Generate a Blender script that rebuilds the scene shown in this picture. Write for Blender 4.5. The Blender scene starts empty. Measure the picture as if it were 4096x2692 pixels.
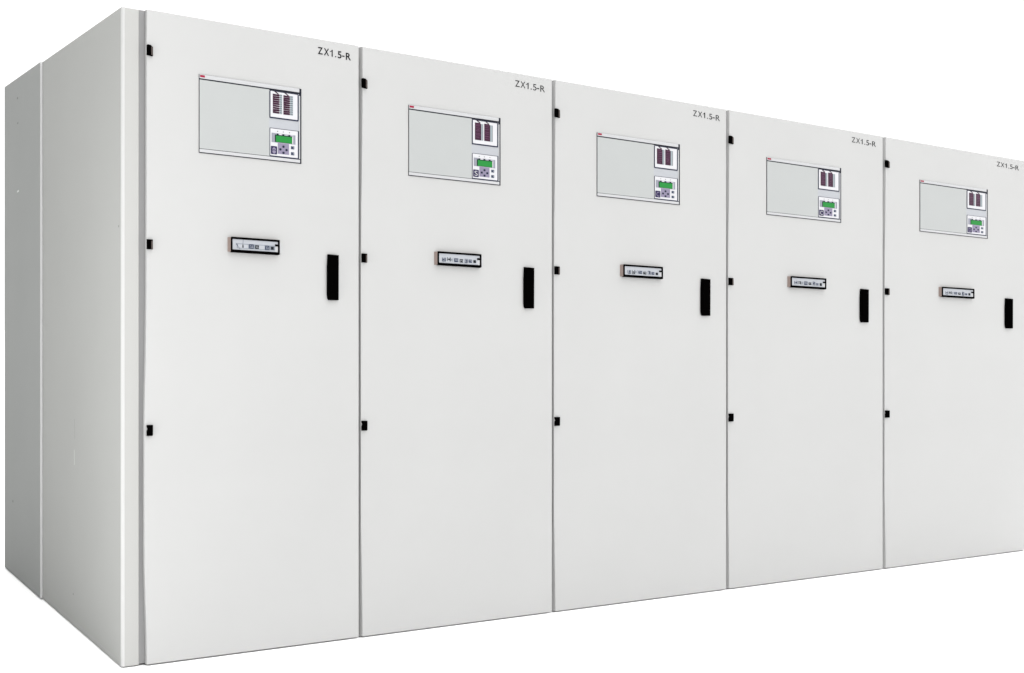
import bpy, bmesh, math, random
from mathutils import Vector, Matrix

sc = bpy.context.scene
COL = sc.collection
K = 2.13          # light falling on a front face, used to turn a seen tone into a paint colour
SHEAR = 0.0562    # the floor (and the cabinets' bases and roofs with it) rises gently towards the back

# ------------------------------------------------------------------ materials
def s2l(c):
    c /= 255.0
    return c/12.92 if c <= .04045 else ((c+.055)/1.055)**2.4
def C(h, k=K):
    h = h.lstrip('#')
    return tuple(s2l(int(h[i:i+2], 16))/k for i in (0, 2, 4))
def mat(name, rgb, rough=.5, spec=.3, metal=0, noise=0, nscale=3, bump=0, bscale=300, coat=0):
    m = bpy.data.materials.new(name); m.use_nodes = True
    nt = m.node_tree; b = nt.nodes['Principled BSDF']
    b.inputs['Base Color'].default_value = (*rgb, 1)
    b.inputs['Roughness'].default_value = rough
    b.inputs['Specular IOR Level'].default_value = spec
    b.inputs['Metallic'].default_value = metal
    b.inputs['Coat Weight'].default_value = coat
    tc = nt.nodes.new('ShaderNodeTexCoord')
    n = nt.nodes.new('ShaderNodeTexNoise'); n.inputs['Scale'].default_value = nscale
    n.inputs['Detail'].default_value = 4
    nt.links.new(tc.outputs['Object'], n.inputs['Vector'])
    mr = nt.nodes.new('ShaderNodeMapRange')
    mr.inputs['From Min'].default_value = .3; mr.inputs['From Max'].default_value = .7
    mr.inputs['To Min'].default_value = 1-noise; mr.inputs['To Max'].default_value = 1+noise
    nt.links.new(n.outputs['Fac'], mr.inputs['Value'])
    mx = nt.nodes.new('ShaderNodeVectorMath'); mx.operation = 'SCALE'
    mx.inputs[0].default_value = rgb
    nt.links.new(mr.outputs['Result'], mx.inputs['Scale'])
    nt.links.new(mx.outputs['Vector'], b.inputs['Base Color'])
    if bump:
        n2 = nt.nodes.new('ShaderNodeTexNoise'); n2.inputs['Scale'].default_value = bscale
        nt.links.new(tc.outputs['Object'], n2.inputs['Vector'])
        bp = nt.nodes.new('ShaderNodeBump'); bp.inputs['Strength'].default_value = bump
        bp.inputs['Distance'].default_value = .001
        nt.links.new(n2.outputs['Fac'], bp.inputs['Height'])
        nt.links.new(bp.outputs['Normal'], b.inputs['Normal'])
    return m

M = dict(
    door=mat('door_paint', C('E4E4E3'), .45, .3, noise=.014, nscale=2.2, bump=.05),
    seal=mat('gap_filler_grey', C('BABABA'), .6, .1),  # flat grey standing in for shade on the door edge
    trimc=mat('corner_trim_white', (.42,.42,.415), .35, .3),  # paint lightened to carry the highlight along the rounded corner
    post=mat('front_flange_paint', C('D9D9D6'), .35, .3, noise=.01, nscale=2.5, bump=.03),
    trim=mat('pale_joint_trim', (.50,.50,.50), .5, .2),  # paint lightened to stand in for light this face misses
    end=mat('end_wall_paint', C('BFC0BD', 1.66), .6, .0, noise=.012, nscale=2.5, bump=.05),  # paint darkened, the side's shade is put into the colour
    rear=mat('rear_wall_paint', C('B1B3B1', 1.66), .6, .0, noise=.015, nscale=2.5, bump=.05),  # darkened further for the fall-off of light towards the back
    body=mat('body_paint', C('A8A8A6'), .5, .3, noise=.02),
    scuff_l=mat('light_scuff', C('F8F8F8'), .5, .3),
    scuff_m=mat('faint_scuff', C('C4C6C4'), .5, .1),
    scuff_d=mat('dark_scuff', C('707070'), .5, .3),
    black=mat('black_plastic', (.0008,.0007,.0007), .9, .0),
    blackb=mat('dark_plastic', (.004,.003,.0032), .8, .02),
    brown=mat('brown_grey_plastic', C('5f5450'), .6, .2),
    housing=mat('taupe_plastic', C('B3A098'), .6, .2),
    letter=mat('letter_print', (.006,.006,.007), .5, .1),
    backing=mat('dark_backing', C('262834'), .5, .1),
    navy=mat('navy_bezel', C('2A2F4A'), .45, .15),
    rail=mat('rail_white', C('E4E5E7'), .4, .3),
    blank=mat('blank_cover_grey', C('D4D7D6'), .45, .3, noise=.01, nscale=6),
    plate=mat('plate_blue_grey', C('D3D6DC'), .45, .3),
    white=mat('white_plastic', C('FAFAFE'), .4, .3),
    magenta=mat('red_badge', C('B4003E'), .4, .2),
    maroon=mat('maroon_lamp', C('420C34'), .35, .2),
    maroon2=mat('maroon_light', C('7E4A72'), .4, .2),
    teal=mat('pale_tick_ground', C('B4C0C6'), .5, .2),
    tick=mat('slate_tick', C('3C464C'), .5, .1),
    lcdgrey=mat('lcd_surround', C('A9ABB8'), .4, .2),
    lcdrim=mat('lcd_rim', C('0F2F2C'), .4, .1),
    green=mat('green_lcd', C('2FA148'), .35, .1),
    purple=mat('purple_key', C('2E2356'), .45, .15),
    lilac=mat('lilac_key', C('A29AB6'), .45, .2),
    dot=mat('navy_dot', C('232A42'), .4, .15),
    slate=mat('slate_button', C('4B5670'), .4, .15),
    card=mat('label_card', C('D2D6DD'), .5, .2, noise=.03, nscale=60),
    ink=mat('ink_dark', C('1A2026'), .6, .1),
    inkb=mat('ink_blue', C('465068'), .6, .1),
    inkp=mat('ink_pale', C('A4ABB5'), .6, .1),
    floor=mat('white_studio_floor', (.9,.9,.9), .8, .1, noise=.01),
)

# ------------------------------------------------------------------ mesh helpers
class MB:
    def __init__(s): s.bm = bmesh.new(); s.mats = []
    def mi(s, m):
        if m not in s.mats: s.mats.append(m)
        return s.mats.index(m)
    def box(s, x0, x1, y0, y1, z0, z1, m, bev=0, seg=2, shear=False):
        vs = [s.bm.verts.new((x, y, z)) for x in (x0, x1) for y in (y0, y1) for z in (z0, z1)]
        q = [(0,1,3,2), (4,6,7,5), (0,4,5,1), (2,3,7,6), (0,2,6,4), (1,5,7,3)]
        fs = [s.bm.faces.new([vs[i] for i in f]) for f in q]
        for f in fs: f.material_index = s.mi(m)
        if bev:
            es = {e for f in fs for e in f.edges}
            r = bmesh.ops.bevel(s.bm, geom=list(es), offset=bev, segments=seg, affect='EDGES', profile=.5)
            for f in r['faces']: f.material_index = s.mi(m)
            vs = {v for f in fs if f.is_valid for v in f.verts} | set(r['verts'])
        if shear:
            for v in vs: v.co.z += SHEAR*v.co.y
    def prism(s, pts, y0, y1, m):
        """polygon given in x,z, extruded from y0 (front) to y1 (back)"""
        a = [s.bm.verts.new((x, y0, z)) for x, z in pts]; b = [s.bm.verts.new((x, y1, z)) for x, z in pts]
        n = len(pts); fs = [s.bm.faces.new(a), s.bm.faces.new(b[::-1])]
        for i in range(n): fs.append(s.bm.faces.new((a[i], b[i], b[(i+1) % n], a[(i+1) % n])))
        for f in fs: f.material_index = s.mi(m)
    def ell(s, cx, cz, rx, rz, y0, y1, m, n=20, p=2):
        pts = []
        for i in range(n):
            t = 2*math.pi*i/n; c, d = math.cos(t), math.sin(t)
            pts.append((cx+rx*math.copysign(abs(c)**(2/p), c), cz+rz*math.copysign(abs(d)**(2/p), d)))
        s.prism(pts, y0, y1, m)
    def stroke(s, p, q, w, y0, y1, m):
        p = Vector(p); q = Vector(q); d = (q-p)
        if d.length < 1e-6: return
        n = Vector((-d.y, d.x)).normalized()*w/2
        s.prism([tuple(p+n), tuple(q+n), tuple(q-n), tuple(p-n)], y0, y1, m)
    def ring(s, outer, inner, y0, y1, m):
        n = len(outer)
        L = [[s.bm.verts.new((x, y, z)) for x, z in pts] for pts in (outer, inner) for y in (y0, y1)]
        of, ob, nf, nb = L
        for i in range(n):
            j = (i+1) % n
            for f in ((of[i], of[j], nf[j], nf[i]), (ob[j], ob[i], nb[i], nb[j]),
                      (of[i], ob[i], ob[j], of[j]), (nf[j], nb[j], nb[i], nf[i])):
                s.bm.faces.new(f).material_index = s.mi(m)
    def mesh(s, name, smooth=False):
        bmesh.ops.recalc_face_normals(s.bm, faces=s.bm.faces)
        me = bpy.data.meshes.new(name); s.bm.to_mesh(me); s.bm.free()
        for m in s.mats: me.materials.append(m)
        if smooth:
            for p in me.polygons: p.use_smooth = True
            try: me.set_sharp_from_angle(angle=math.radians(35))
            except Exception: pass
        return me
    def build(s, name, parent=None, smooth=False):
        o = bpy.data.objects.new(name, s.mesh(name, smooth)); COL.objects.link(o); o.parent = parent
        return o
def one(name, m, parent, *a, **k):
    b = MB(); b.box(*a, m, **k); return b.build(name, parent, smooth=bool(k.get('bev')))
def rrect(x0, x1, z0, z1, r, n=4):
    pts = []
    for cx, cz, a0 in ((x1-r, z1-r, 0), (x0+r, z1-r, 90), (x0+r, z0+r, 180), (x1-r, z0+r, 270)):
        for i in range(n+1):
            t = math.radians(a0+90*i/n); pts.append((cx+r*math.cos(t), cz+r*math.sin(t)))
    return pts
def glyph_mesh(ch):
    cu = bpy.data.curves.new('glyph', 'FONT'); cu.body = ch; cu.size = 1; cu.offset = OFFS
    ob = bpy.data.objects.new('glyph', cu); COL.objects.link(ob)
    bpy.context.view_layer.update()
    dg = bpy.context.evaluated_depsgraph_get()
    me = bpy.data.meshes.new_from_object(ob.evaluated_get(dg))
    vs = [(v.co.x, v.co.y) for v in me.vertices]; fs = [tuple(p.vertices) for p in me.polygons]
    bpy.data.objects.remove(ob); bpy.data.curves.remove(cu); bpy.data.meshes.remove(me)
    return vs, fs
GC = {}; OFFS = .016
def put_glyph(mb, ch, x0, x1, zb, cap, y, m, fit_h=False, thick=.0004):
    """one printed character, its left and right at x0..x1 and its baseline at zb"""
    if ch not in GC: GC[ch] = glyph_mesh(ch)
    if 'Z' not in GC: GC['Z'] = glyph_mesh('Z')
    vs, fs = GC[ch]
    xs = [v[0] for v in vs]; zs = [v[1] for v in vs]; H = max(v[1] for v in GC['Z'][0])
    if fit_h: f = lambda v: (x0+(v[0]-min(xs))/(max(xs)-min(xs))*(x1-x0), zb+(v[1]-min(zs))/(max(zs)-min(zs))*cap)
    else: f = lambda v: (x0+(v[0]-min(xs))/(max(xs)-min(xs))*(x1-x0), zb+v[1]/H*cap)
    P = [f(v) for v in vs]
    bv = [mb.bm.verts.new((x, y, z)) for x, z in P]
    new = []
    for fc in fs:
        try: g = mb.bm.faces.new([bv[i] for i in fc]); g.material_index = mb.mi(m); new.append(g)
        except ValueError: pass
    r = bmesh.ops.extrude_face_region(mb.bm, geom=new)
    for e in r['geom']:
        if isinstance(e, bmesh.types.BMVert): e.co.y -= thick

# ------------------------------------------------------------------ the row of cabinets
# left edge of each door field along the row, and the end of the row (metres)
EDGE = [0.070, 0.8712, 1.7583, 2.7446, 3.8372, 5.0671]
W0 = EDGE[1]-EDGE[0]
TOP = 2.203; BACK = 1.84; DT = .045          # height, depth, door thickness

def door_mesh(start):
    """steel door whose left edge has a folded bevel, wider at the head and the foot"""
    mb = MB(); m = mb.mi(M['door'])
    prof = [(0, .0100), (.12, .0085), (.28, .006), (.42, .003), (.8, .0035), (1.3, .003), (1.62, .0045),
            (1.82, .0080), (2.0, .0095), (TOP, .0100)]
    if start == 0: prof = [(0, .0105), (.10, .0095), (.22, .006), (.34, .003), (.60, .002), (.85, .003), (1.05, .0075), (1.25, .0095), (1.6, .0100), (2.0, .0100), (TOP, .0105)]
    k = .0095/.0100 if start == 0 else .9
    rows = []
    for z, e in prof:
        zz = max(z, .002)
        x0 = start; x1 = W0
        if start == 0:      # square folded edge, the strip painted as gap shade shows beside it
            rows.append([mb.bm.verts.new(p) for p in
                ((e*k, .0175, zz), (e*k, .0012, zz), (e*k+.0012, 0, zz), (x1-.0015, 0, zz), (x1, .0015, zz), (x1, .0175, zz))])
            continue
        rows.append([mb.bm.verts.new(p) for p in
            ((x0, DT, zz), (x0, .010+e*(3.2 if start == 0 else 1.1), zz), (x0+e*k, 0, zz), (x1-.0015, 0, zz), (x1, .0015, zz), (x1, DT, zz))])
    for a, b in zip(rows, rows[1:]):
        for i in range(6):
            j = (i+1) % 6; mb.bm.faces.new((a[i], a[j], b[j], b[i]))
    mb.bm.faces.new(rows[0]); mb.bm.faces.new(rows[-1][::-1])
    return mb.mesh('door')

def lettering_mesh():
    mb = MB(); a, b = .705-EDGE[0], .8384-EDGE[0]
    for ch, p, q in (('Z',412,525), ('X',550,670), ('1',690,755), ('.',808,838), ('5',870,960), ('-',975,1030), ('R',1060,1180)):
        x0 = a+(p-412)/768*(b-a); x1 = a+(q-412)/768*(b-a)
        zb = 2.1488-.0042*(p-412)/660
        if ch == '.': put_glyph(mb, ch, x0, x1, zb+.0003, .0046, -.0003, M['letter'], True)
        elif ch == '1':
            h = .0253; w = x1-x0
            mb.prism([(x0+w*.62, zb), (x1, zb), (x1, zb+h), (x0+w*.70, zb+h), (x0+w*.40, zb+h*.80), (x0, zb+h*.72), (x0, zb+h*.62), (x0+w*.62, zb+h*.74)],
                     -.0007, -.0003, M['letter'])
        elif ch == '-': put_glyph(mb, ch, x0, x1, zb+.0080, .0044, -.0003, M['letter'], True)
        else: put_glyph(mb, ch, x0, x1, zb, .0256, -.0003, M['letter'])
    return mb.mesh('lettering')

def hinge_mesh(kind):
    mb = MB(); x0, x1 = .0095, .0290
    h = {'top': (2.0495, 2.0835), 'mid': (1.3975, 1.4305), 'low': (.770, .8065)}[kind]
    z0, z1 = h
    if kind == 'top':
        pts = [(x0, z0+.001), (x0+.002, z0), (x1, z0-.002), (x1, z1-.006), (x1-.008, z1), (x0+.002, z1+.001), (x0, z1-.001)]
    elif kind == 'mid': pts = [(x0, z0), (x1, z0), (x1, z1), (x0, z1)]
    else:
        pts = [(x0, z0), (x1-.002, z0), (x1, z0+.003), (x1, z1), (x0, z1), (x0, z1-.006), (x0+.003, z1-.013), (x0, z1-.020)]
    mb.prism([(min(x, x1-.0065), z) for x, z in pts] if kind == 'mid' else pts, -.008, .0, M['black'])
    if kind == 'mid': mb.prism([(x1-.0065, z0), (x1, z0), (x1, z1), (x1-.0065, z1)], -.0065, 0, M['blackb'])
    if kind in ('top', 'mid'):
        mb.prism([(x1-.0060, z0+.001), (x1-.0012, z0), (x1-.0012, z1-.007), (x1-.0060, z1-.004)], -.0092, -.0079 if kind == 'top' else -.0064, M['brown'])
    return mb.mesh('hinge', False)

def handle_mesh():
    mb = MB(); o = EDGE[0]; x0, x1 = .7405-o, .7855-o; z0, z1 = 1.2515, 1.419
    pts = [(x0+.006, z0), (x0+.020, z0), (x1-.0005, z0+.001), (x1, z1-.0012), (x0+.0025, z1), (x0+.0012, z1-.025),
           (x0, z1-.045), (x0, z0+.02), (x0+.002, z0+.006)]
    mb.prism(pts, -.008, .0, M['black'])
    mb.box(x0+.007, x1-.006, -.012, -.008, z0+.035, z1-.012, M['black'], bev=.0018)
    return mb.mesh('handle')

def relay_panel(root):
    o = -.0711; L = lambda v: v+o
    p = one('relay_panel', M['backing'], root, L(.2610), L(.6408), -.004, 0, 1.7405, 2.0112)
    p.scale.y = .5
    one('top_rail', M['rail'], p, L(.2618), L(.6322), -.0085, -.004, 1.9970, 2.0106, bev=.0015)
    one('bottom_rail', M['rail'], p, L(.2618), L(.6350), -.0085, -.004, 1.7430, 1.7540, bev=.0015)
    one('end_rail', M['rail'], p, L(.6312), L(.6352), -.0075, -.004, 1.7565, 1.9845, bev=.001)
    one('blank_cover', M['blank'], p, L(.2625), L(.5168), -.0060, -.004, 1.7558, 1.9925)
    one('mounting_plate', M['plate'], p, L(.5168), L(.6308), -.0058, -.004, 1.7558, 1.9905)
    one('badge', M['magenta'], p, L(.2636), L(.2808), -.0090, -.0085, 2.0008, 2.0084)
    mb = MB()                                                     # indicator module
    mb.prism(rrect(L(.5176), L(.6288), 1.8915, 1.9900, .003), -.0088, -.0058, M['navy'])
    mb.prism(rrect(L(.5210), L(.6244), 1.8962, 1.9880, .0015), -.0094, -.0088, M['white'])
    mb.build('indicator_module', p)
    one('indicator_strip', M['teal'], p, 0, .01, -.0098, -.0094, 0, .01)   # its mesh comes below
    mb = MB()                                                     # operator module
    mb.prism(rrect(L(.5185), L(.6302), 1.7542, 1.8568, .0015), -.0088, -.0058, M['navy'])
    mb.prism(rrect(L(.5202), L(.6256), 1.7588, 1.8550, .001), -.0094, -.0088, M['white'])
    for x in (.5478, .5696, .5935): mb.ell(L(x), 1.8468, .0020, .0016, -.0098, -.0094, M['ink'], 8)
    mb.build('operator_module', p)
    mb = MB()
    mb.box(L(.5247), L(.6164), -.0098, -.0094, 1.8062, 1.8397, M['lcdgrey'])
    mb.box(L(.5375), L(.6040), -.0102, -.0098, 1.8078, 1.8345, M['lcdrim'])
    mb.box(L(.6040), L(.6072), -.0102, -.0098, 1.8078, 1.8330, M['white'])
    for i, x in enumerate((.5478, .5696, .5925)):
        mb.ell(L(x), 1.8355, .0035, .0036, -.0102, -.0098, M['lcdrim'], 10)
        mb.box(L(x+.006), L(x+.0155), -.0101, -.0098, 1.8345, 1.8390, M['white' if i < 1 else 'card'])
    mb.build('screen_surround', p)
    one('screen', M['green'], p, L(.5415), L(.6030), -.0106, -.0102, 1.8088, 1.8312)
    mb = MB()
    mb.prism(rrect(L(.5222), L(.5458), 1.7635, 1.7925, .003), -.0104, -.0094, M['purple']); mb.build('switch_key', p)
    one('key_mark', M['lilac'], p, 0, .01, -.0108, -.0104, 0, .01)
    mb = MB()
    mb.box(L(.5483), L(.5916), -.0100, -.0094, 1.7668, 1.8056, M['lilac'])
    for x, z in ((.5700, 1.7940), (.5583, 1.7832), (.5817, 1.7832), (.5700, 1.7722)):
        mb.ell(L(x), z, .0043, .0042, -.0114, -.0100, M['dot'], 14, 2.8)
    mb.build('arrow_pad', p)
    for z in (1.7885, 1.7672):
        mb = MB(); mb.prism(rrect(L(.5988), L(.6118), z, z+.0108, .0015), -.0104, -.0094, M['slate'])
        mb.stroke((L(.601), z+.002), (L(.608), z+.0085), .0012, -.0107, -.0104, M['dot'])
        mb.stroke((L(.608), z+.0085), (L(.6095), z+.003), .0010, -.0107, -.0104, M['white'])
        mb.build('push_button', p)
    return p

def strip_mesh(i):
    mb = MB(); o = -.0711; L = lambda v: v+o; r = random.Random(i+3)
    if i == 0:
        for n, (x0, x1, t0, t1) in enumerate(((.5296, .5560, .5560, .5650), (.5700, .5960, .5960, .6068))):
            zt = 1.9790; pitch = .00775; N = 9 if n == 0 else 9
            mb.box(L(t0), L(t1), -.0096, -.0094, zt-pitch*N, zt+.001, M['teal'])
            for k in range(N):
                z = zt-pitch*k
                d = r.uniform(-.0006, .0006)
                mb.prism([(L(x0), z), (L(x1-.002), z-.0004+d), (L(x1), z-.0034), (L(x1-.002), z-.0070), (L(x0), z-.0072-d)],
                         -.0104, -.0094, M['maroon'])
                mb.box(L(t0+.0005), L(t1-.0008), -.0100, -.0096, z-.0036, z-.0020, M['tick'])
    else:
        for n, (x0, x1, t0, t1) in enumerate(((.5296, .5560, .5560, .5640), (.5690, .5945, .5945, .6050))):
            z0, z1 = 1.9105, 1.9790
            mb.prism([(L(x0), z0), (L(x1), z0), (L(x1), z1-.004), (L(x1-.006), z1), (L(x0), z1)], -.0104, -.0094, M['maroon'])
            mb.box(L(t0), L(t1), -.0096, -.0094, z0, z1-.003, M['teal'])
            mb.box(L(t1-.0014), L(t1), -.0099, -.0096, z0, z1-.003, M['tick'])
            z = z1-.007
            while z > z0+.006:
                a = x0+r.uniform(.001, .008); b = x1-r.uniform(.001, .009)
                mb.stroke((L(a), z), (L(b), z+r.uniform(-.0022, .0018)), r.uniform(.0008, .0017), -.0107, -.0104, M['maroon2'])
                z -= r.uniform(.0055, .0105)
    # top rail's shadow, painted as dark marks and a line above both columns
    for x in (.5385, .5760):
        mb.prism([(L(x-.004), 1.9878), (L(x+.004), 1.9874), (L(x+.016), 1.9792), (L(x+.010), 1.9788)], -.0104, -.0094, M['maroon'])
    mb.box(L(.535), L(.6240), -.0104, -.0094, 1.9872, 1.9886, M['navy'])
    return mb.mesh('indicator_strip')

def key_mesh(i):
    mb = MB(); o = -.0711; cx, cz = .5340+o, 1.7778
    if i == 0:
        mb.ell(cx+.0005, cz-.001, .0068, .0110, -.0108, -.0104, M['lilac'], 22, 2.5)
        mb.prism([(cx-.006, cz+.0005), (cx, cz+.0030), (cx+.007, cz+.0005), (cx+.007, cz-.0022), (cx, cz+.0002), (cx-.006, cz-.0022)],
                 -.0111, -.0108, M['purple'])
    else:
        put_glyph(mb, ' SCCD'[i], cx-.0062, cx+.0068, cz-.0095, .0190, -.0104, M['rail' if i in (1, 3) else 'lilac'])
    return mb.mesh('key_mark')

def label_holder(root):
    o = -EDGE[0]; L = lambda v: v+o
    mb = MB()
    v = [mb.bm.verts.new((L(x), y, z)) for z in (1.4062, 1.4566) for x, y in ((.3625, 0), (.3702, -.0112), (.5500, -.0112), (.5500, 0))]
    for f in ((0,1,2,3), (7,6,5,4), (0,4,5,1), (1,5,6,2), (2,6,7,3), (3,7,4,0)): mb.bm.faces.new([v[q] for q in f]).material_index = mb.mi(M['housing'])
    h = mb.build('label_holder', root)
    one('end_tab', M['rail'], h, L(.5500), L(.5622), -.004, 0, 1.4110, 1.4500, bev=.0015)
    mb = MB()
    mb.ring(rrect(L(.3700), L(.5512), 1.4048, 1.4580, .0030), rrect(L(.3755), L(.5448), 1.4138, 1.4506, .0018), -.0142, -.0112, M['black'])
    mb.box(L(.3720), L(.5500), -.0112, -.0002, 1.4046, 1.4064, M['black'])
    mb.box(L(.5335), L(.5470), -.0140, -.0122, 1.4340, 1.4415, M['black'])
    mb.build('frame', h)
    mb = MB(); mb.box(L(.3738), L(.5465), -.0122, -.0110, 1.4122, 1.4522, M['card'])
    mb.box(L(.5350), L(.5455), -.0126, -.0122, 1.4140, 1.4338, M['rail']); mb.build('label_card', h)
    one('symbol_row', M['ink'], h, 0, .01, -.032, -.031, 0, .01)
    return h

def symbols_mesh(i):
    mb = MB(); o = -EDGE[0]; r = random.Random(40+i)
    X = lambda t: .3745+o+t*.1713; Z = lambda t: 1.4130+t*.0384
    y0, y1 = -.0126, -.0122
    if i == 0:
        mb.box(X(.10), X(.93), y0, y1, Z(.16), Z(.60), M['inkp'])
        y0, y1 = -.0130, -.0126
        mb.box(X(.12), X(.34), y0, y1, Z(.20), Z(.54), M['card'])
        mb.box(X(.51), X(.70), y0, y1, Z(.20), Z(.55), M['card'])
        y0, y1 = -.0133, -.0130
        mb.stroke((X(.085), Z(.58)), (X(.115), Z(.38)), .0022, y0, y1, M['inkb'])
        mb.stroke((X(.115), Z(.38)), (X(.165), Z(.12)), .0012, y0, y1, M['inkb'])
        mb.stroke((X(.235), Z(.98)), (X(.228), Z(.52)), .0009, y0, y1, M['inkb'])
        mb.prism([(X(.215), Z(.24)), (X(.245), Z(.24)), (X(.238), Z(.52)), (X(.222), Z(.52))], y0, y1, M['ink'])
        for a, b, c, d, m in ((.365, .460, .20, .60, 'inkb'), (.495, .575, .20, .54, 'ink'), (.71, .80, .16, .56, 'inkb')):
            mb.box(X(a), X(b), y0, y1, Z(c), Z(d), M[m])
            for k in range(2):
                t = a+(b-a)*(.35+.35*k)
                mb.stroke((X(t-.01), Z(d-.06)), (X(t+.012), Z(c+.08)), .0011, y0-.0003, y0, M['card'])
            mb.stroke((X(a+.02), Z(c+.1)), (X(b-.01), Z(c+.1)), .0010, y0-.0003, y0, M['card'])
        mb.box(X(.837), X(.900), y0, y1, Z(.22), Z(.50), M['ink'])
    else:
        for a, b, m in ((.09, .165, 'inkb'), (.205, .27, 'ink'), (.285, .335, 'inkp'), (.37, .47, 'ink'), (.50, .585, 'ink'),
                        (.63, .69, 'inkb'), (.72, .80, 'inkb' if i < 3 else 'ink'), (.835, .90, 'ink')):
            c, d = .20+r.uniform(-.03, .03), .60+r.uniform(-.05, .03)
            if .49 < a < .52 or a > .7: d -= .08
            w = .0026 if m != 'inkp' else .0016
            xs = [a, (a+b)/2, b]
            if a > .8:
                mb.prism(rrect(X(a), X(b), Z(c), Z(d), .0012), y0, y1, M['ink']); continue
            if .36 < a < .52 or .71 < a < .8:
                mb.box(X(a), X(b), y0, y1, Z(c), Z(d), M['ink' if a > .49 and a < .6 else 'inkb'])
                for k in range(3):
                    t = a+(b-a)*(.22+.28*k)
                    mb.stroke((X(t-.008*r.choice((-1, 1))), Z(d-.07)), (X(t+.008), Z(c+.07+.1*r.random())), .0014, y0-.0004, y0, M['card'])
                continue
            for k in range(3):
                if k == 1 and r.random() < .4: continue
                mb.stroke((X(xs[k]), Z(c)), (X(xs[k]+r.uniform(-.008, .008)), Z(d)), w*r.uniform(.6, 1.05), y0-.0002*k, y1, M[m])
            for k in range(r.choice((1, 2, 2))):
                t = r.choice((c, d, (c+d)/2)); mb.stroke((X(a), Z(t)), (X(b), Z(t+r.uniform(-.05, .05))), w*.8, y0-.0008-.0002*k, y1, M[m])
            mb.ell(X((a+b)/2+r.uniform(-.01, .01)), Z((c+d)/2), .0022, .0032, y0-.0014, y1, M[m], 9)
    return mb.mesh('symbol_row')

def tag(o, label=None, cat=None, group=None, kind=None):
    for k, v in (('label', label), ('category', cat), ('group', group), ('kind', kind)):
        if v: o[k] = v
GROUP = 'switchgear cabinets standing in one row'
def place(name, me, parent):
    o = bpy.data.objects.new(name, me); COL.objects.link(o); o.parent = parent; return o

# ---- the first cabinet
root = bpy.data.objects.new('switchgear_cabinet', None); COL.objects.link(root)
root.empty_display_size = .2; root.location = (EDGE[0], 0, 0)
b = MB(); b.box(.0008, W0-.0008, DT+.012, BACK-.003, .003, TOP-.003, M['body'], shear=True)
b.box(.012, W0-.012, DT, DT+.012, .01, TOP-.012, M['body'])       # rubber-sealed frame the door closes on
b.build('body', root)
dr = place('door', door_mesh(0.0), root)
place('handle', handle_mesh(), dr); place('lettering', lettering_mesh(), dr)
for k in ('top', 'mid', 'low'): place('hinge', hinge_mesh(k), root)
relay_panel(root); label_holder(root)

def kids(o): return [c for c in bpy.data.objects if c.parent == o]
def copy_tree(o, parent=None):
    c = o.copy(); COL.objects.link(c); c.parent = parent
    for ch in kids(o):
        copy_tree(ch, c)
    return c
LAB = ['light grey cabinet nearest the camera, showing its grey end wall and rounded corner',
       'light grey cabinet next to the one with the end wall, second from left',
       'light grey cabinet in the middle of the row, two neighbours on either side',
       'light grey cabinet between the middle one and the one cut by the right edge',
       'light grey cabinet farthest away, smallest in view, at the right end of the row']
cabs = [root]
for i in range(1, 5):
    c = copy_tree(root); c.location.x = EDGE[i]; c.scale.x = (EDGE[i+1]-EDGE[i])/W0; cabs.append(c)
dm = door_mesh(.0056)
GC.clear(); OFFS = 0.0; lm = lettering_mesh()
for i, c in enumerate(cabs):
    tag(c, LAB[i], 'cabinet', GROUP)
    for ch in kids(c):
        n = ch.name.split('.')[0]
        if n == 'door' and i: ch.data = dm
        for g in kids(ch):
            gn = g.name.split('.')[0]
            if gn == 'lettering' and i: g.data = lm
            if gn == 'lettering' and i > 2: g.location.x = -.007 if i == 3 else -.010
            if gn == 'indicator_strip': g.data = strip_mesh(i)
            elif gn == 'key_mark': g.data = key_mesh(i)
            elif gn == 'symbol_row': g.data = symbols_mesh(i)

# ---- the end wall of the first cabinet (its coordinates count from the wall's own corner)
OX = -EDGE[0]
def sheared_profile(name, pts, m, parent, z0, z1, extra=None, smooth=True):
    """closed outline in x,y swept up from z0 to z1, head and foot following the slope of the floor"""
    mb = MB(); mi = mb.mi(m)
    a = [mb.bm.verts.new((x+OX, y, z0+SHEAR*y)) for x, y in pts]; c = [mb.bm.verts.new((x+OX, y, z1+SHEAR*y)) for x, y in pts]
    n = len(pts)
    mb.bm.faces.new(a); mb.bm.faces.new(c[::-1])
    for i in range(n): mb.bm.faces.new((a[i], a[(i+1) % n], c[(i+1) % n], c[i]))
    if extra: extra(mb)
    return mb.build(name, parent, smooth)
R = .010; Y0 = .012
arc = [(R-R*math.cos(math.radians(t)), Y0+R-R*math.sin(math.radians(t))) for t in range(0, 91, 10)]
pts = arc + [(R, Y0+.0012), (R, Y0+R), (.0015, Y0+R)]
sheared_profile('corner_trim', pts, M['trimc'], root, .001, TOP-.0025)
pts = [(R+.0002, Y0+.0004), (.0560, Y0+.0004), (.0576, Y0+.0016), (.0576, DT+.012), (.0015, DT+.012), (.0015, Y0+R+.0005), (R+.0002, Y0+R+.0005)]
sheared_profile('front_flange', pts, M['post'], root, .001, TOP-.003, None, False)
mb = MB(); mb.box(OX+.0578, OX+.0850, .0180, DT-.001, .004, TOP-.0005, M['seal'], shear=False); mb.build('gap_filler', root)  # added strip, its grey carries the shade of the gap
pts = [(.0002, Y0+R+.0006), (.0576, DT+.0125), (.0576, 1.1318), (.0002, 1.1318)]
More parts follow.
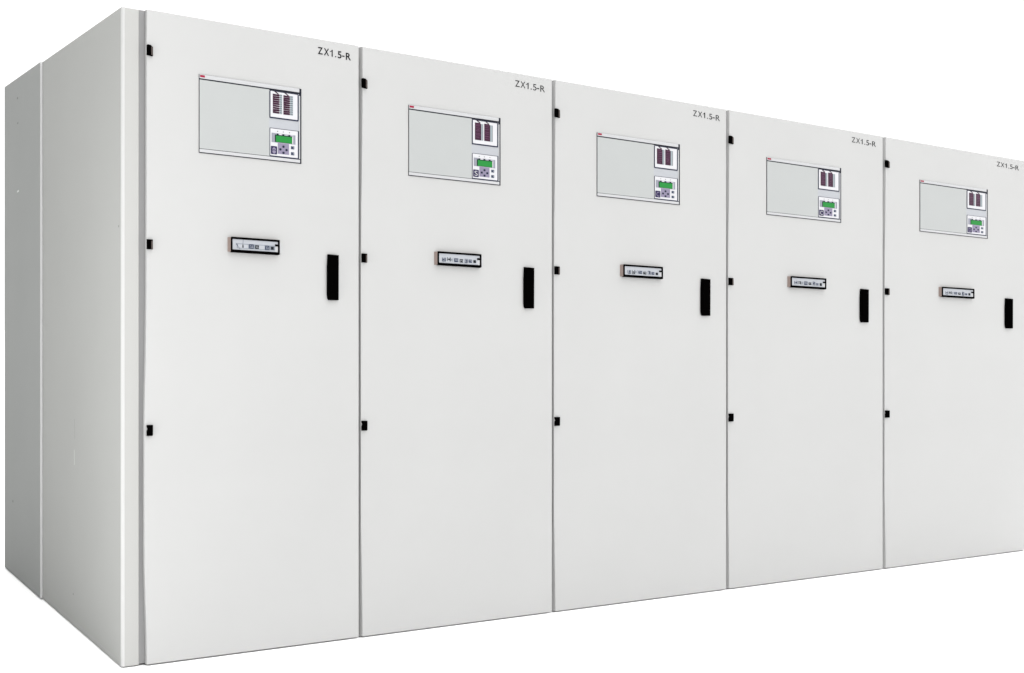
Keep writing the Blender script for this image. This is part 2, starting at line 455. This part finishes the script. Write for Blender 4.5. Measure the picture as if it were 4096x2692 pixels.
def marks_front(mb):
    def m(y, z, dy, dz, mm, tilt=0):
        x = OX-.0003; i = mb.mi(mm)
        v = [mb.bm.verts.new(p) for p in ((x, y-dy, z), (x, y+dy, z), (x, y+dy+tilt, z+dz), (x, y-dy+tilt, z+dz))]
        mb.bm.faces.new(v).material_index = i
    m(.622, .641, .0022, .056, M['scuff_l'], .004); m(.618, .738, .0009, .075, M['scuff_d'], .004)
    m(.045, 1.470, .0035, .007, M['scuff_d']); m(.64, .150, .004, .007, M['scuff_d'])
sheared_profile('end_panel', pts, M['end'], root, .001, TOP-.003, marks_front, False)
sheared_profile('joint_strip', [(-.0092, 1.1330), (-.0088, 1.1315), (-.0010, 1.1300), (.0001, 1.1316), (.0001, 1.1340), (-.0085, 1.1340)], M['trim'], root, .001, TOP-.002, None, False)
def marks_rear(mb):
    def m(y, z, dy, dz, mm, tilt=0):
        x = OX-.0083; i = mb.mi(mm)
        v = [mb.bm.verts.new(p) for p in ((x, y-dy, z), (x, y+dy, z), (x, y+dy+tilt, z+dz), (x, y-dy+tilt, z+dz))]
        mb.bm.faces.new(v).material_index = i
    m(1.565, 2.195, .010, .009, M['scuff_d']); m(1.56, 2.085, .010, .008, M['scuff_d']); m(1.555, 1.785, .018, .008, M['scuff_l'])
    m(1.66, .415, .010, .010, M['scuff_d']); m(1.705, 2.11, .0014, .09, M['scuff_m']); m(1.455, 2.12, .0010, .10, M['scuff_m'])
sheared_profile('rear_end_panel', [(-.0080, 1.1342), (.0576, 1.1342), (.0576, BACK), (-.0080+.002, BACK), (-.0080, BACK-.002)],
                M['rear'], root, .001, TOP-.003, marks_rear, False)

# ------------------------------------------------------------------ floor
bm = bmesh.new(); S = 70
v = [bm.verts.new((x, y, SHEAR*y - .004)) for x, y in ((-S, -S), (S, -S), (S, S), (-S, S))]; bm.faces.new(v)
me = bpy.data.meshes.new('floor'); bm.to_mesh(me); bm.free(); me.materials.append(M['floor'])
fl = bpy.data.objects.new('floor', me); COL.objects.link(fl); tag(fl, 'bright white seamless studio floor under the cabinets', 'floor', kind='structure')

# ------------------------------------------------------------------ light: bright white surroundings, dimmer to the left, and one tall soft lamp
A_, B_, DIM, FRONT = 1.2, 4.6, .98, 1.8
w = bpy.data.worlds.new('World'); sc.world = w; w.use_nodes = True
nt = w.node_tree; bg = nt.nodes['Background']
def nd(t, **k):
    n = nt.nodes.new(t)
    for a, c in k.items(): setattr(n, a, c)
    return n
tc = nd('ShaderNodeTexCoord'); sp = nd('ShaderNodeSeparateXYZ'); nt.links.new(tc.outputs['Generated'], sp.inputs[0])
up = nd('ShaderNodeMath', operation='MAXIMUM'); nt.links.new(sp.outputs['Z'], up.inputs[0]); up.inputs[1].default_value = 0
pw = nd('ShaderNodeMath', operation='POWER'); nt.links.new(up.outputs[0], pw.inputs[0]); pw.inputs[1].default_value = 4
el = nd('ShaderNodeMath', operation='MULTIPLY_ADD'); nt.links.new(pw.outputs[0], el.inputs[0])
el.inputs[1].default_value = B_; el.inputs[2].default_value = A_
dt = nd('ShaderNodeVectorMath', operation='DOT_PRODUCT'); nt.links.new(tc.outputs['Generated'], dt.inputs[0])
az = math.radians(172); dt.inputs[1].default_value = (math.cos(az), math.sin(az), 0)
mr = nd('ShaderNodeMapRange', interpolation_type='SMOOTHSTEP'); nt.links.new(dt.outputs['Value'], mr.inputs['Value'])
mr.inputs['From Min'].default_value = .04; mr.inputs['From Max'].default_value = .2
mr.inputs['To Min'].default_value = 0; mr.inputs['To Max'].default_value = DIM
hi = nd('ShaderNodeMapRange'); nt.links.new(up.outputs[0], hi.inputs['Value'])
hi.inputs['From Min'].default_value = .6; hi.inputs['From Max'].default_value = .97
hi.inputs['To Min'].default_value = 1; hi.inputs['To Max'].default_value = 0
mk = nd('ShaderNodeMath', operation='MULTIPLY'); nt.links.new(mr.outputs[0], mk.inputs[0]); nt.links.new(hi.outputs[0], mk.inputs[1])
iv = nd('ShaderNodeMath', operation='SUBTRACT'); iv.inputs[0].default_value = 1; nt.links.new(mk.outputs[0], iv.inputs[1])
st = nd('ShaderNodeMath', operation='MULTIPLY'); nt.links.new(el.outputs[0], st.inputs[0]); nt.links.new(iv.outputs[0], st.inputs[1])
bg.inputs['Color'].default_value = (1, 1, 1, 1); 
df = nd('ShaderNodeVectorMath', operation='DOT_PRODUCT'); nt.links.new(tc.outputs['Generated'], df.inputs[0])
df.inputs[1].default_value = (.25, -.968, 0)
mf = nd('ShaderNodeMapRange', interpolation_type='SMOOTHSTEP'); nt.links.new(df.outputs['Value'], mf.inputs['Value'])
mf.inputs['From Min'].default_value = .15; mf.inputs['From Max'].default_value = .95
mf.inputs['To Min'].default_value = 1; mf.inputs['To Max'].default_value = FRONT
s2 = nd('ShaderNodeMath', operation='MULTIPLY'); nt.links.new(st.outputs[0], s2.inputs[0]); nt.links.new(mf.outputs[0], s2.inputs[1])
nt.links.new(s2.outputs[0], bg.inputs['Strength'])

ld = bpy.data.lights.new('softbox', 'AREA'); ld.shape = 'RECTANGLE'; ld.size = .3; ld.size_y = 2.3; ld.energy = 10
lo = bpy.data.objects.new('softbox', ld); COL.objects.link(lo); lo.location = (-.85, -.38, 1.08)
lo.rotation_euler = (Vector((0, .15, 1.2))-Vector(lo.location)).to_track_quat('-Z', 'Y').to_euler()

# ------------------------------------------------------------------ camera
cd = bpy.data.cameras.new('camera'); cam = bpy.data.objects.new('camera', cd); COL.objects.link(cam); sc.camera = cam
a = math.radians(56.0884)
cam.location = (-1.16106, -4.04590, .94919); cam.rotation_euler = (math.radians(90), 0, a-math.radians(90))
cd.sensor_width = 36; cd.lens = 42.383; cd.clip_end = 400; cd.clip_start = .05
cd.shift_y = .0450
sc.view_settings.view_transform = 'Standard'; sc.view_settings.look = 'None'
sc.view_settings.exposure = 0; sc.view_settings.gamma = 1; sc.view_settings.use_curve_mapping = False
sc.render.engine = 'CYCLES'; sc.cycles.max_bounces = 8; sc.cycles.diffuse_bounces = 5
sc.render.resolution_x = 1024; sc.render.resolution_y = 673
